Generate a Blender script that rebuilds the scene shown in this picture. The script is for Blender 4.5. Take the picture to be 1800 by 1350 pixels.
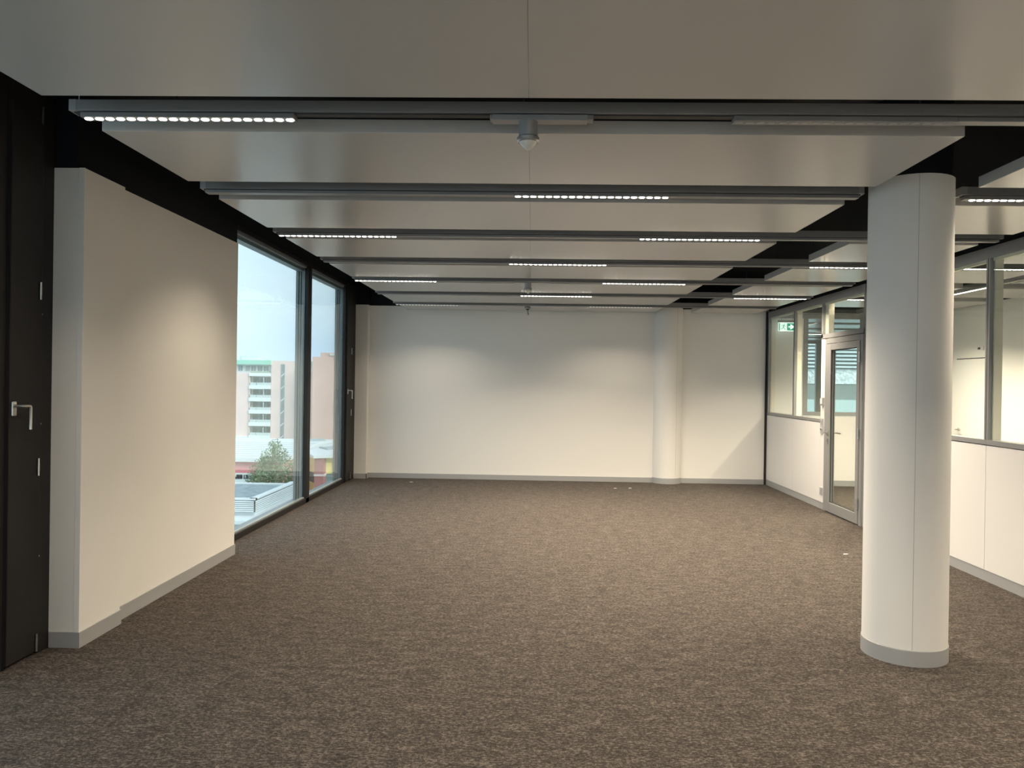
import bpy, bmesh, math, random
from mathutils import Vector, Matrix
random.seed(7)
SC = bpy.context.scene
COL = SC.collection
for o in list(bpy.data.objects):
    bpy.data.objects.remove(o, do_unlink=True)

# ------------------------------------------------------------------ camera
FPX, CAMH = 1352.0, 1.6
CAM_LOC = Vector((0, 0, CAMH))
yc = Vector((35 / FPX, 3 / FPX, -1.0)).normalized()      # room depth axis in camera space
zc = Vector((.0148, 1, 0)); zc = (zc - yc * zc.dot(yc)).normalized()
xc = yc.cross(zc)
W2C = Matrix((xc, yc, zc)).transposed()                  # columns: world axes in camera space
C2W = W2C.transposed()
cam_data = bpy.data.cameras.new('camera')
cam_data.sensor_fit = 'HORIZONTAL'
cam_data.sensor_width = 36
cam_data.lens = 36 * FPX / 1800
cam_data.clip_start = .05
cam_data.clip_end = 2000
cam = bpy.data.objects.new('camera', cam_data)
COL.objects.link(cam)
cam.matrix_world = Matrix.Translation(CAM_LOC) @ C2W.to_4x4()
SC.camera = cam

# ------------------------------------------------------------------ world, sun, exposure
world = bpy.data.worlds.new('overcast_sky')
SC.world = world
world.use_nodes = True
wn = world.node_tree
wn.nodes.clear()
w_out = wn.nodes.new('ShaderNodeOutputWorld')
w_bg = wn.nodes.new('ShaderNodeBackground')
w_tc = wn.nodes.new('ShaderNodeTexCoord')
w_map = wn.nodes.new('ShaderNodeMapping')
w_map.inputs['Scale'].default_value = (1.4, 1.4, 5.0)
w_no = wn.nodes.new('ShaderNodeTexNoise')
w_no.inputs['Scale'].default_value = 1.6
w_no.inputs['Detail'].default_value = 4
w_ramp = wn.nodes.new('ShaderNodeValToRGB')
w_ramp.color_ramp.elements[0].position = .38
w_ramp.color_ramp.elements[0].color = (.57, .775, .98, 1)
w_ramp.color_ramp.elements[1].position = .66
w_ramp.color_ramp.elements[1].color = (.76, .925, 1.0, 1)
wn.links.new(w_tc.outputs['Generated'], w_map.inputs['Vector'])
wn.links.new(w_map.outputs['Vector'], w_no.inputs['Vector'])
wn.links.new(w_no.outputs['Fac'], w_ramp.inputs['Fac'])
wn.links.new(w_ramp.outputs['Color'], w_bg.inputs['Color'])
w_bg.inputs['Strength'].default_value = 1.02
wn.links.new(w_bg.outputs['Background'], w_out.inputs['Surface'])

sun_d = bpy.data.lights.new('hazy_sun', 'SUN')
sun_d.energy = 2.6
sun_d.angle = math.radians(25)
sun_d.color = (1, .96, .9)
sun = bpy.data.objects.new('hazy_sun', sun_d)
COL.objects.link(sun)
sun.rotation_euler = Vector((-.72, .45, -.52)).to_track_quat('-Z', 'Y').to_euler()

LAMP_W = 32.0
LAMP_COL = (1.0, .83, .62)
SC.view_settings.view_transform = 'Standard'
SC.view_settings.look = 'None'
SC.view_settings.exposure = 0.84
SC.view_settings.gamma = 1.0
SC.view_settings.use_curve_mapping = False
SC.cycles.diffuse_bounces = 6
SC.cycles.transparent_max_bounces = 24

# ------------------------------------------------------------------ materials
MATS = {}
def mat(name, color, rough=.5, metal=0.0, spec=.5, noise=None, bump=None, emit=None):
    """noise=(scale, amount): subtle colour variation; bump=(scale, strength, distance)."""
    if name in MATS:
        return MATS[name]
    m = bpy.data.materials.new(name)
    m.use_nodes = True
    nt = m.node_tree
    b = nt.nodes['Principled BSDF']
    b.inputs['Base Color'].default_value = (*color, 1)
    b.inputs['Roughness'].default_value = rough
    b.inputs['Metallic'].default_value = metal
    b.inputs['Specular IOR Level'].default_value = spec
    tc = nt.nodes.new('ShaderNodeTexCoord')
    if noise:
        n = nt.nodes.new('ShaderNodeTexNoise')
        n.inputs['Scale'].default_value = noise[0]
        n.inputs['Detail'].default_value = 5
        nt.links.new(tc.outputs['Object'], n.inputs['Vector'])
        r = nt.nodes.new('ShaderNodeValToRGB')
        a = noise[1]
        r.color_ramp.elements[0].position = .3
        r.color_ramp.elements[1].position = .7
        r.color_ramp.elements[0].color = (*[c * (1 - a) for c in color], 1)
        r.color_ramp.elements[1].color = (*[min(1, c * (1 + a)) for c in color], 1)
        nt.links.new(n.outputs['Fac'], r.inputs['Fac'])
        nt.links.new(r.outputs['Color'], b.inputs['Base Color'])
    if bump:
        n2 = nt.nodes.new('ShaderNodeTexNoise')
        n2.inputs['Scale'].default_value = bump[0]
        n2.inputs['Detail'].default_value = 3
        nt.links.new(tc.outputs['Object'], n2.inputs['Vector'])
        bp = nt.nodes.new('ShaderNodeBump')
        bp.inputs['Strength'].default_value = bump[1]
        bp.inputs['Distance'].default_value = bump[2]
        nt.links.new(n2.outputs['Fac'], bp.inputs['Height'])
        nt.links.new(bp.outputs['Normal'], b.inputs['Normal'])
    if emit:
        b.inputs['Emission Color'].default_value = (*emit[0], 1)
        b.inputs['Emission Strength'].default_value = emit[1]
    MATS[name] = m
    return m

def glass_mat(name, tint, boost):
    """thin architectural glass: clear with a Schlick reflection on each face"""
    m = bpy.data.materials.new(name)
    m.use_nodes = True
    nt = m.node_tree
    nt.nodes.clear()
    out = nt.nodes.new('ShaderNodeOutputMaterial')
    tr = nt.nodes.new('ShaderNodeBsdfTransparent')
    tr.inputs['Color'].default_value = (*tint, 1)
    gl = nt.nodes.new('ShaderNodeBsdfGlossy')
    gl.inputs['Roughness'].default_value = 0
    gl.inputs['Color'].default_value = (.93, 1, .98, 1)
    lw = nt.nodes.new('ShaderNodeLayerWeight')
    lw.inputs['Blend'].default_value = .5
    p = nt.nodes.new('ShaderNodeMath'); p.operation = 'POWER'; p.inputs[1].default_value = 5
    ma = nt.nodes.new('ShaderNodeMath'); ma.operation = 'MULTIPLY_ADD'
    ma.inputs[1].default_value = .96 * boost
    ma.inputs[2].default_value = .04 * boost
    ma.use_clamp = True
    mx = nt.nodes.new('ShaderNodeMixShader')
    nt.links.new(lw.outputs['Facing'], p.inputs[0])
    nt.links.new(p.outputs[0], ma.inputs[0])
    nt.links.new(ma.outputs[0], mx.inputs['Fac'])
    nt.links.new(tr.outputs[0], mx.inputs[1])
    nt.links.new(gl.outputs[0], mx.inputs[2])
    nt.links.new(mx.outputs[0], out.inputs['Surface'])
    MATS[name] = m
    return m

def carpet_mat():
    m = bpy.data.materials.new('carpet')
    m.use_nodes = True
    nt = m.node_tree
    L = nt.links.new
    b = nt.nodes['Principled BSDF']
    b.inputs['Roughness'].default_value = 1
    b.inputs['Specular IOR Level'].default_value = .1
    b.inputs['Sheen Weight'].default_value = .06
    b.inputs['Sheen Tint'].default_value = (.95, .86, .76, 1)
    b.inputs['Sheen Roughness'].default_value = .6
    tc = nt.nodes.new('ShaderNodeTexCoord')
    def noise(sx, sy, detail=3):
        mp = nt.nodes.new('ShaderNodeMapping')
        mp.inputs['Scale'].default_value = (sx, sy, 1)
        n = nt.nodes.new('ShaderNodeTexNoise')
        n.inputs['Scale'].default_value = 1
        n.inputs['Detail'].default_value = detail
        n.inputs['Roughness'].default_value = .62
        L(tc.outputs['Object'], mp.inputs['Vector']); L(mp.outputs[0], n.inputs['Vector'])
        return n.outputs['Fac']
    a = noise(56, 76, 6)      # yarn clumps
    c = noise(30, 130, 4)     # dashes across the room
    d = noise(8, 19, 5)       # soft blotches
    f = noise(140, 150, 3)    # yarn loops
    def mul(i, k):
        q = nt.nodes.new('ShaderNodeMath'); q.operation = 'MULTIPLY'; L(i, q.inputs[0]); q.inputs[1].default_value = k
        return q.outputs[0]
    def add(i, j):
        q = nt.nodes.new('ShaderNodeMath'); q.operation = 'ADD'; L(i, q.inputs[0]); L(j, q.inputs[1])
        return q.outputs[0]
    s = add(add(mul(a, .35), mul(c, .26)), add(mul(d, .15), mul(f, .24)))
    r = nt.nodes.new('ShaderNodeValToRGB')
    e = r.color_ramp.elements
    e[0].position = .415; e[0].color = (.0100, .0084, .0076, 1)
    e[1].position = .585; e[1].color = (.158, .136, .120, 1)
    x = r.color_ramp.elements.new(.5); x.color = (.0455, .0385, .0340, 1)
    L(s, r.inputs['Fac']); L(r.outputs['Color'], b.inputs['Base Color'])
    bp = nt.nodes.new('ShaderNodeBump')
    bp.inputs['Strength'].default_value = .5
    bp.inputs['Distance'].default_value = .004
    L(s, bp.inputs['Height']); L(bp.outputs['Normal'], b.inputs['Normal'])
    MATS['carpet'] = m
    return m

M_WALL = mat('wall_paint', (.80, .79, .765), .65, spec=.3, bump=(180, .06, .002))
M_BLACK = mat('black_paint', (.0045, .0065, .010), .7, spec=.25)
M_PANEL = mat('panel_enamel', (.51, .503, .495), .22, spec=.5)
M_ALU = mat('grey_aluminium', (.30, .305, .31), .38, metal=.25, spec=.5)
M_RAIL = mat('rail_grey', (.235, .235, .24), .36, metal=.3)
M_RAILDK = mat('rail_slot', (.03, .03, .032), .6)
M_BASE = mat('base_grey', (.36, .365, .37), .45)
M_FRAME = mat('dark_bronze_frame', (.017, .0155, .0155), .55, spec=.3, noise=(3, .12))
M_FRAMEOUT = mat('grey_reveal', (.30, .315, .31), .4)
M_STEEL = mat('brushed_steel', (.62, .61, .58), .28, metal=1)
M_LAM = mat('white_laminate', (.80, .79, .78), .35)
M_CREAM = mat('cream_jamb', (.74, .70, .60), .45)
M_PLATE = mat('plate_grey', (.45, .45, .45), .4)
M_DARKSLOT = mat('dark_slot', (.01, .01, .01), .6)
M_LENS = mat('lens_lit', (.9, .9, .9), .3, emit=((1.0, .92, .80), 9.0))
M_LENSDIM = mat('lens_dim', (.8, .8, .78), .3, emit=((1.0, .96, .9), .35))
M_LENSOFF = mat('lens_off', (.42, .42, .40), .25)
M_DOME = mat('sensor_dome', (.70, .69, .65), .3)
M_RING = mat('sensor_ring', (.45, .46, .47), .25, metal=.6)
M_GLASS = glass_mat('window_glass', (.945, .975, .975), 1.5)
M_PGLASS = glass_mat('partition_glass', (.955, .985, .97), .9)
M_CARPET = carpet_mat()

# ------------------------------------------------------------------ builders
def tag(o, label=None, cat=None, group=None, kind=None):
    if label: o['label'] = label
    if cat: o['category'] = cat
    if group: o['group'] = group
    if kind: o['kind'] = kind
    return o

def wloc(o):
    v = Vector((0, 0, 0))
    while o is not None:
        v += o.location
        o = o.parent
    return v

def empty(name, loc=(0, 0, 0), label=None, cat=None, group=None, kind=None):
    o = bpy.data.objects.new(name, None)
    o.empty_display_size = .1
    o.location = loc
    COL.objects.link(o)
    return tag(o, label, cat, group, kind)

def link(name, bm, m, parent=None, origin=None, smooth=False):
    """bm holds world coordinates; the object is linked with a local origin"""
    if origin is None:
        vs = [v.co for v in bm.verts]
        lo = Vector([min(v[i] for v in vs) for i in range(3)])
        hi = Vector([max(v[i] for v in vs) for i in range(3)])
        origin = Vector(((lo.x + hi.x) / 2, (lo.y + hi.y) / 2, lo.z))
    origin = Vector(origin)
    bmesh.ops.translate(bm, verts=bm.verts, vec=-origin)
    bmesh.ops.recalc_face_normals(bm, faces=bm.faces)
    me = bpy.data.meshes.new(name)
    bm.to_mesh(me); bm.free()
    me.materials.append(m)
    if smooth:
        for p in me.polygons: p.use_smooth = True
        me.set_sharp_from_angle(angle=math.radians(38))
    o = bpy.data.objects.new(name, me)
    COL.objects.link(o)
    if parent:
        o.location = origin - wloc(parent)
        o.parent = parent
    else:
        o.location = origin
    return o

def add_box(bm, x0, x1, y0, y1, z0, z1, bevel=0):
    r = bmesh.ops.create_cube(bm, size=1)
    vs = r['verts']
    for v in vs:
        v.co = Vector(((x0 + x1) / 2 + v.co.x * (x1 - x0), (y0 + y1) / 2 + v.co.y * (y1 - y0), (z0 + z1) / 2 + v.co.z * (z1 - z0)))
    if bevel:
        es = list({e for v in vs for e in v.link_edges})
        bmesh.ops.bevel(bm, geom=es, offset=bevel, segments=2, affect='EDGES', profile=.6)

def box(name, x0, x1, y0, y1, z0, z1, m, parent=None, bevel=0):
    bm = bmesh.new()
    add_box(bm, x0, x1, y0, y1, z0, z1, bevel)
    return link(name, bm, m, parent)

def boxes(name, lst, m, parent=None, bevel=0):
    bm = bmesh.new()
    for b in lst: add_box(bm, *b, bevel=bevel)
    return link(name, bm, m, parent)

def lathe(name, cx, cy, prof, m, parent=None, seg=48, smooth=True):
    """prof: (radius, z) from bottom to top"""
    bm = bmesh.new()
    rings = []
    for r, z in prof:
        if r < 1e-6:
            rings.append([bm.verts.new((cx, cy, z))])
        else:
            rings.append([bm.verts.new((cx + r * math.cos(2 * math.pi * i / seg), cy + r * math.sin(2 * math.pi * i / seg), z)) for i in range(seg)])
    for a, b in zip(rings, rings[1:]):
        for i in range(seg):
            j = (i + 1) % seg
            if len(a) == 1: bm.faces.new((a[0], b[i], b[j]))
            elif len(b) == 1: bm.faces.new((a[i], a[j], b[0]))
            else: bm.faces.new((a[i], a[j], b[j], b[i]))
    for rg in (rings[0], rings[-1]):
        if len(rg) > 1: bm.faces.new(rg)
    o = link(name, bm, m, parent)
    if smooth:
        for p in o.data.polygons:
            p.use_smooth = len(p.vertices) <= 4
        o.data.set_sharp_from_angle(angle=math.radians(38))
    return o

def add_tube(bm, pts, r, seg=12):
    pts = [Vector(p) for p in pts]
    prev = None
    n = len(pts)
    for i, p in enumerate(pts):
        if i == 0: d = pts[1] - p
        elif i == n - 1: d = p - pts[i - 1]
        else: d = (pts[i + 1] - p).normalized() + (p - pts[i - 1]).normalized()
        d.normalize()
        u = d.cross(Vector((0, 0, 1)))
        if u.length < .05: u = d.cross(Vector((0, 1, 0)))
        u.normalize(); v = d.cross(u).normalized()
        k = 1.0
        if 0 < i < n - 1:
            c = max(.5, d.dot((p - pts[i - 1]).normalized())); k = 1 / c
        ring = [bm.verts.new(p + (u * math.cos(2 * math.pi * j / seg) + v * math.sin(2 * math.pi * j / seg)) * r * (k if False else 1)) for j in range(seg)]
        if prev:
            for j in range(seg):
                bm.faces.new((prev[j], prev[(j + 1) % seg], ring[(j + 1) % seg], ring[j]))
        else:
            bm.faces.new(ring)
        prev = ring
    bm.faces.new(prev)

def tube(name, pts, r, m, parent=None, seg=12):
    bm = bmesh.new(); add_tube(bm, pts, r, seg)
    return link(name, bm, m, parent, smooth=True)

def poly_prism(name, pts, axis, a0, a1, m, parent=None):
    """extrude a 2D outline. axis 'y': pts are (x, z); axis 'x': pts are (y, z); axis 'z': pts are (x, y)"""
    bm = bmesh.new()
    def P(p, a):
        return {'y': (p[0], a, p[1]), 'x': (a, p[0], p[1]), 'z': (p[0], p[1], a)}[axis]
    A = [bm.verts.new(P(p, a0)) for p in pts]
    B = [bm.verts.new(P(p, a1)) for p in pts]
    bm.faces.new(A); bm.faces.new(B[::-1])
    for i in range(len(pts)):
        j = (i + 1) % len(pts)
        bm.faces.new((A[i], A[j], B[j], B[i]))
    return link(name, bm, m, parent)

# ------------------------------------------------------------------ room dimensions
XL = -2.90          # window plane
XR = 3.80           # glazed partition, room side
YB = 12.55          # back wall
YN = -3.6           # wall behind the viewer
ZP = 2.75           # underside of ceiling panels
ZS = 3.30           # black slab
XC = 6.20           # core wall across the corridor
YF = 20.0           # window wall of the far room
MOD = 1.35

# ------------------------------------------------------------------ the shell
floor = box('floor', -2.98, 11.0, YN - .2, YF + .1, -.12, 0, M_CARPET)
tag(floor, 'brown and grey flecked loop carpet over the whole floor', kind='structure')
ceiling = box('ceiling', -3.05, 11.0, YN - .2, YF + .1, ZS, ZS + .15, M_BLACK)
tag(ceiling, 'black painted slab with white metal ceiling panels hung below', kind='structure')

wall_back = empty('wall_back', (.5, YB, 0), kind='structure')
box('wall_surface', -2.665, XR + .05, YB, YB + .12, 0, 2.82, M_WALL, wall_back)
box('upper_band', -2.9, XR + .05, YB, YB + .12, 2.82, ZS, M_BLACK, wall_back)
box('dark_corner_gap', XR - .03, XR + .0, YB - .035, YB, .0, 2.80, M_DARKSLOT, wall_back)

bb = empty('baseboard_back', (0, YB, 0), kind='structure')
box('skirting', -2.655, XR - .03, YB - .012, YB, 0, .082, M_BASE, bb, .002)

wall_near = empty('wall_near', (0, YN, 0), label='end wall behind the viewer, with glazing added at its left for daylight fill', kind='structure')
box('upper_band', -2.98, 6.3, YN - .15, YN, 3.0, ZS, M_BLACK, wall_near)
box('bottom_rail', -2.98, 6.3, YN - .15, YN, 0, .07, M_FRAME, wall_near)
box('wall_surface', .5, 6.3, YN - .12, YN - .01, .07, 3.0, M_WALL, wall_near)
for xx in (-2.9, -1.2, .5):
    box('mullion', xx - .07, xx + .07, YN - .15, YN, .07, 3.0, M_FRAME, wall_near)
for a, b in ((-2.83, -1.27), (-1.13, .43)):  # unseen glazing, added to send cool daylight onto surfaces facing the viewer
    box('glass_pane', a, b, YN - .09, YN - .08, .07, 3.0, M_GLASS, wall_near)

# left side: white pier, step and black beam above, pier in the far corner
wall_left = empty('wall_left', (XL, 5.6, 0), kind='structure')
box('pier_panel', XL - .1, -2.64, 4.45, 4.90, .0, 2.82, M_WALL, wall_left, .004)
box('pier_panel', XL - .1, -2.68, 4.90, 6.91, .0, 2.82, M_WALL, wall_left)
box('pier_edge_strip', -2.672, -2.638, 4.446, 4.452, .09, 2.82, M_WALL, wall_left, .002)
box('beam', XL - .1, -2.69, 4.46, 6.91, 2.82, ZS, M_BLACK, wall_left)
box('far_pier', XL - .05, -2.665, 12.40, YB + .12, 0, 2.82, M_WALL, wall_left, .01)
box('far_beam', XL - .05, -2.66, 12.40, YB, 2.82, ZS, M_BLACK, wall_left)
box('lintel', XL - .14, XL, 6.8, 12.42, 3.10, ZS, M_BLACK, wall_left)
box('lintel', XL - .14, XL + .06, YN, 3.97, 3.10, ZS, M_BLACK, wall_left)
box('facade_post', XL - .14, -2.835, 3.97, 4.07, 0, ZS, M_FRAME, wall_left)
box('facade_backing', XL - .14, -2.862, 4.07, 4.46, 0, ZS, M_BLACK, wall_left)
box('facade_backing', XL - .14, -2.905, 11.84, 12.40, 0, 3.10, M_BLACK, wall_left)
box('lower_wall', XL - .14, XL, YN, -1.5, 0, 3.10, M_BLACK, wall_left)

bl = empty('baseboard_left', (-2.65, 5.6, 0), kind='structure')
boxes('skirting', [(-2.815, -2.632, 4.442, 4.452, 0, .092)], M_BASE, bl)
boxes('skirting', [(-2.641, -2.632, 4.452, 4.905, 0, .092)], M_BASE, bl)
boxes('skirting', [(-2.681, -2.672, 4.895, 6.915, 0, .092)], M_BASE, bl)
boxes('skirting', [(-2.86, -2.655, 12.388, 12.40, 0, .082)], M_BASE, bl)
boxes('skirting', [(-2.665, -2.655, 12.388, YB, 0, .082)], M_BASE, bl)

# ------------------------------------------------------------------ windows
def window(name, y0, y1, mull, label):
    w = empty(name, (XL, (y0 + y1) / 2, 0), label=label, kind='structure')
    xo = XL - .145
    # inner frame members and outer reveals of the facade profile
    box('bottom_rail', XL - .06, XL + .012, y0, y1, 0, .062, M_FRAME, w, .004)
    box('sill_bead', XL - .045, XL - .012, y0 + .04, y1 - .04, .062, .078, M_FRAMEOUT, w)
    box('outer_sill', xo - .05, XL - .06, y0, y1, -.03, .035, M_FRAMEOUT, w)
    box('head', XL - .05, XL + .012, y0, y1, 3.045, 3.10, M_FRAME, w, .004)
    box('head_bead', XL - .05, XL - .02, y0 + .04, y1 - .04, 3.025, 3.045, M_FRAMEOUT, w)
    box('outer_head', xo, XL - .05, y0, y1, 2.985, 3.10, M_FRAMEOUT, w)
    ys = [y0] + list(mull) + [y1]
    for i, yy in enumerate(ys):
        if i == 0: a, b = y0, y0 + .06
        elif i == len(ys) - 1: a, b = y1 - .035, y1
        else: a, b = yy - .075, yy + .075
        nm = 'mullion' if 0 < i < len(ys) - 1 else 'jamb'
        box(nm, XL - .032, XL + .012, a, b, .0, 3.06, M_FRAME, w, .004)
        box('outer_fin', xo - .01, XL - .036, a - .004, b + .004, .0, 3.06, M_FRAMEOUT, w, .004)
        for dx in (.085, .115):
            box('gasket', XL - dx - .006, XL - dx + .006, a - .008, b + .008, .035, 2.985, M_DARKSLOT, w)
    for a, b in zip(ys, ys[1:]):
        box('glass_pane', XL - .034, XL - .022, a + .05, b - .05, .05, 3.035, M_GLASS, w)
    return w

window('window_1', 6.78, 11.835, [9.905], 'tall full-height dark framed window of two panes beyond the white pier')
window('window_2', -1.5, 3.97, [1.2], 'full-height dark framed window beside the viewer')

def vent_flap(y0, y1, ye, x, label, hy, hinge_z, top=3.10):
    f = empty('ventilation_flap', (x, (y0 + ye) / 2, 0), label=label, cat='vent flap', group='dark facade flaps')
    box('leaf', x - .04, x, y0, y1, .02, top - .005, M_FRAME, f, .004)
    box('frame', x - .04, x - .006, y1 + .003, ye, 0, top, M_FRAME, f, .003)
    box('side_stile', x - .06, x - .012, y0 - .004, y0 - .001, 0, 3.10, M_DARKSLOT, f)
    h = box('handle_rosette', x, x + .010, hy - .018, hy + .018, 1.375, 1.455, M_STEEL, f, .004)
    tube('handle', [(x + .006, hy, 1.43), (x + .055, hy, 1.43), (x + .058, hy + .005, 1.43), (x + .058, hy + .055, 1.428), (x + .058, hy + .060, 1.42), (x + .058, hy + .060, 1.30)], .0085, M_STEEL, h)
    for z in hinge_z:
        g = tube('hinge', [(x + .006, y1 - .025, z - .05), (x + .006, y1 - .025, z + .05)], .006, M_STEEL, f)
        tube('knuckle', [(x + .006, y1 - .025, z - .021), (x + .006, y1 - .025, z + .021)], .0068, M_STEEL, g)
    for z in (1.32, 1.95, .56):
        tube('screw', [(x - .006, y1 + .006, z), (x - .003, y1 + .006, z)], .004, M_STEEL, f, 8)
    return f

vent_flap(4.075, 4.345, 4.45, -2.815, 'dark bronze vent flap with steel lever at the left edge nearest the viewer', 4.105, (3.08, 2.08, 1.075, .07), ZS)
vent_flap(11.84, 12.14, 12.395, -2.862, 'dark bronze vent flap with steel lever in the far corner between window and back wall', 11.885, (2.05, 1.08, .085))

# ------------------------------------------------------------------ columns
def column(cx, cy, r, label, seam_ang):
    c = empty('column', (cx, cy, 0), label=label, cat='column', group='round white columns')
    lathe('shaft', cx, cy, [(r, .092), (r, 2.83)], M_WALL, c, 96)
    lathe('upper_shaft', cx, cy, [(r - .01, 2.83), (r - .01, ZS)], M_BLACK, c, 48)
    lathe('base_ring', cx, cy, [(r + .004, 0), (r + .004, .089), (r + .001, .092)], M_BASE, c, 96)
    a = math.radians(seam_ang)
    bm = bmesh.new()
    da = .0014 / r
    q = [(cx + rr * math.cos(a + s * da), cy + rr * math.sin(a + s * da)) for rr in (r - .002, r + .0006) for s in (-1, 1)]
    vs = []
    for z in (.095, 2.828):
        vs.append([bm.verts.new((q[0][0], q[0][1], z)), bm.verts.new((q[1][0], q[1][1], z)), bm.verts.new((q[3][0], q[3][1], z)), bm.verts.new((q[2][0], q[2][1], z))])
    bm.faces.new(vs[0]); bm.faces.new(vs[1])
    for i in range(4):
        j = (i + 1) % 4
        bm.faces.new((vs[0][i], vs[0][j], vs[1][j], vs[1][i]))
    link('joint', bm, mat('joint_grey', (.46, .44, .41), .7), c)
    return c
column(2.262, 4.69, .233, 'thick round white column standing free on the carpet at the right', -105)
column(2.205, 12.60, .233, 'round white column half set into the back wall', -60)

# ------------------------------------------------------------------ ceiling panels (pieces of the ceiling)
def panel_mesh(w, d, t=.062):
    bm = bmesh.new()
    add_box(bm, -w / 2, w / 2, -d / 2, d / 2, 0, t, .0025)
    me = bpy.data.meshes.new('ceiling_panel')
    bmesh.ops.recalc_face_normals(bm, faces=bm.faces)
    bm.to_mesh(me); bm.free(); me.materials.append(M_PANEL)
    return me
PM = {}
def ceil_panel(x0, x1, y0, y1, z=ZP):
    k = (round(x1 - x0, 3), round(y1 - y0, 3))
    if k not in PM: PM[k] = panel_mesh(*k)
    o = bpy.data.objects.new('ceiling_panel', PM[k])
    COL.objects.link(o)
    o.parent = ceiling
    o.location = Vector(((x0 + x1) / 2, (y0 + y1) / 2, z)) - wloc(ceiling)
    return o
for k in range(-4, 8):
    a = 2.212 + MOD * k
    b = a + .905 if k < 7 else 12.43
    ceil_panel(-2.035, -.0302, a, b)
    ceil_panel(-.0298, 1.957, a, b)
    if k >= 0: ceil_panel(2.535, 3.56, a, b)
    if k < 7:
        ceil_panel(4.02, 4.93, a, b)
        ceil_panel(5.20, 6.10, a, b)
# far room behind the end of the corridor
for k in range(8, 13):
    a = 2.212 + MOD * k
    ceil_panel(4.0, 7.0, a, a + .905)
    ceil_panel(7.05, 10.0, a, a + .905)

# ------------------------------------------------------------------ light rails, lamps, sensors
def lens_mesh(name, m):
    bm = bmesh.new()
    n = 16
    rings = []
    for rr, z in ((1.0, 0), (.86, -.003), (.45, -.0045)):
        ring = []
        for i in range(n):
            t = 2 * math.pi * i / n
            c, s = math.cos(t), math.sin(t)
            e = .8
            ring.append(bm.verts.new((rr * .0178 * math.copysign(abs(c) ** e, c), rr * .0130 * math.copysign(abs(s) ** e, s), z)))
        rings.append(ring)
    for a, b in zip(rings, rings[1:]):
        for i in range(n):
            j = (i + 1) % n
            bm.faces.new((a[i], a[j], b[j], b[i]))
    bm.faces.new(rings[-1]); bm.faces.new(rings[0])
    bmesh.ops.recalc_face_normals(bm, faces=bm.faces)
    me = bpy.data.meshes.new(name)
    bm.to_mesh(me); bm.free(); me.materials.append(m)
    return me
LENS = {True: lens_mesh('lens', M_LENS), False: lens_mesh('lens_off', M_LENSOFF), 'dim': lens_mesh('lens_dim', M_LENSDIM)}
ZR0, ZR1 = 2.731, 2.804      # rail bottom (modules) and top
LAMP_LEN, CELLS = .94, 20

def lamp(parent, a, yc_, lit=True, along='x', watts=None):
    """lamp module clipped into a rail from a to a + LAMP_LEN"""
    h = .0275
    if along == 'x': B = (a, a + LAMP_LEN, yc_ - h, yc_ + h)
    else: B = (yc_ - h, yc_ + h, a, a + LAMP_LEN)
    l = box('lamp', *B, ZR0, ZR0 + .021, M_RAIL, parent, .0015)
    base = wloc(l)
    p = LAMP_LEN / CELLS
    for i in range(CELLS):
        o = bpy.data.objects.new('lens', LENS[lit])
        COL.objects.link(o)
        o.parent = l
        t = a + p * (i + .5)
        w = Vector((t, yc_, ZR0 - .0002)) if along == 'x' else Vector((yc_, t, ZR0 - .0002))
        o.location = w - base
    if lit:
        d = bpy.data.lights.new('lamp_light', 'AREA')
        d.shape = 'RECTANGLE'
        d.size, d.size_y = (LAMP_LEN - .04, .035) if along == 'x' else (.035, LAMP_LEN - .04)
        d.energy = LAMP_W if watts is None else watts
        d.spread = math.radians(132)
        d.color = LAMP_COL
        lo = bpy.data.objects.new('lamp_light', d)
        COL.objects.link(lo)
        lo.parent = l
        lo.location = (Vector((a + LAMP_LEN / 2, yc_, ZR0 - .008)) if along == 'x' else Vector((yc_, a + LAMP_LEN / 2, ZR0 - .008))) - base
    return l

def rail(x0, x1, y, lamps, label, open_spans=(), along='x', brackets=True):
    """lamps: (start, lit)"""
    loc = ((x0 + x1) / 2, y, ZR0) if along == 'x' else (y, (x0 + x1) / 2, ZR0)
    r = empty('light_rail', loc, label=label, cat='light rail', group='grey ceiling light rails')
    def B(nm, a, b, h, z0, z1, m, bev=0):
        if along == 'x': return box(nm, a, b, y - h, y + h, z0, z1, m, r, bev)
        return box(nm, y - h, y + h, a, b, z0, z1, m, r, bev)
    B('track', x0, x1, .036, 2.756, ZR1, M_RAIL, .0015)
    B('track_shadow_gap', x0 + .01, x1 - .01, .020, 2.750, 2.757, M_RAILDK)  # recessed neck, coloured dark to stand for the shadow between track and cover
    B('end_cap', x0 - .006, x0 + .028, .037, 2.755, ZR1 + .001, M_ALU, .002)
    B('end_cap', x1 - .028, x1 + .006, .037, 2.755, ZR1 + .001, M_ALU, .002)
    used = sorted([(a, a + LAMP_LEN) for a, l, *_ in lamps] + list(open_spans))
    t = x0 + .02
    for a, b in used + [(x1 - .02, x1)]:
        if a - t > .03:
            B('cover', t + .002, a - .002, .0275, ZR0 + .002, 2.751, M_RAIL, .0015)
        t = max(t, b)
    for a, l, *w in lamps:
        lamp(r, a, y, l, along, *(w or ()))
    if along == 'x' and brackets:
        tube('hanger_wire', [(x0 + .03, y - .02, ZR1 + .06), (x0 + .03, y - .02, ZR1), (x0 + .045, y - .02, ZR1 - .012)], .0022, M_LAM, r, 8)
        for f in (.08, .35, .65, .92):
            xx = x0 + (x1 - x0) * f
            tube('suspension_rod', [(xx, y, ZR1), (xx, y, ZS)], .004, M_RAILDK, r, 8)
    return r

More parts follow.
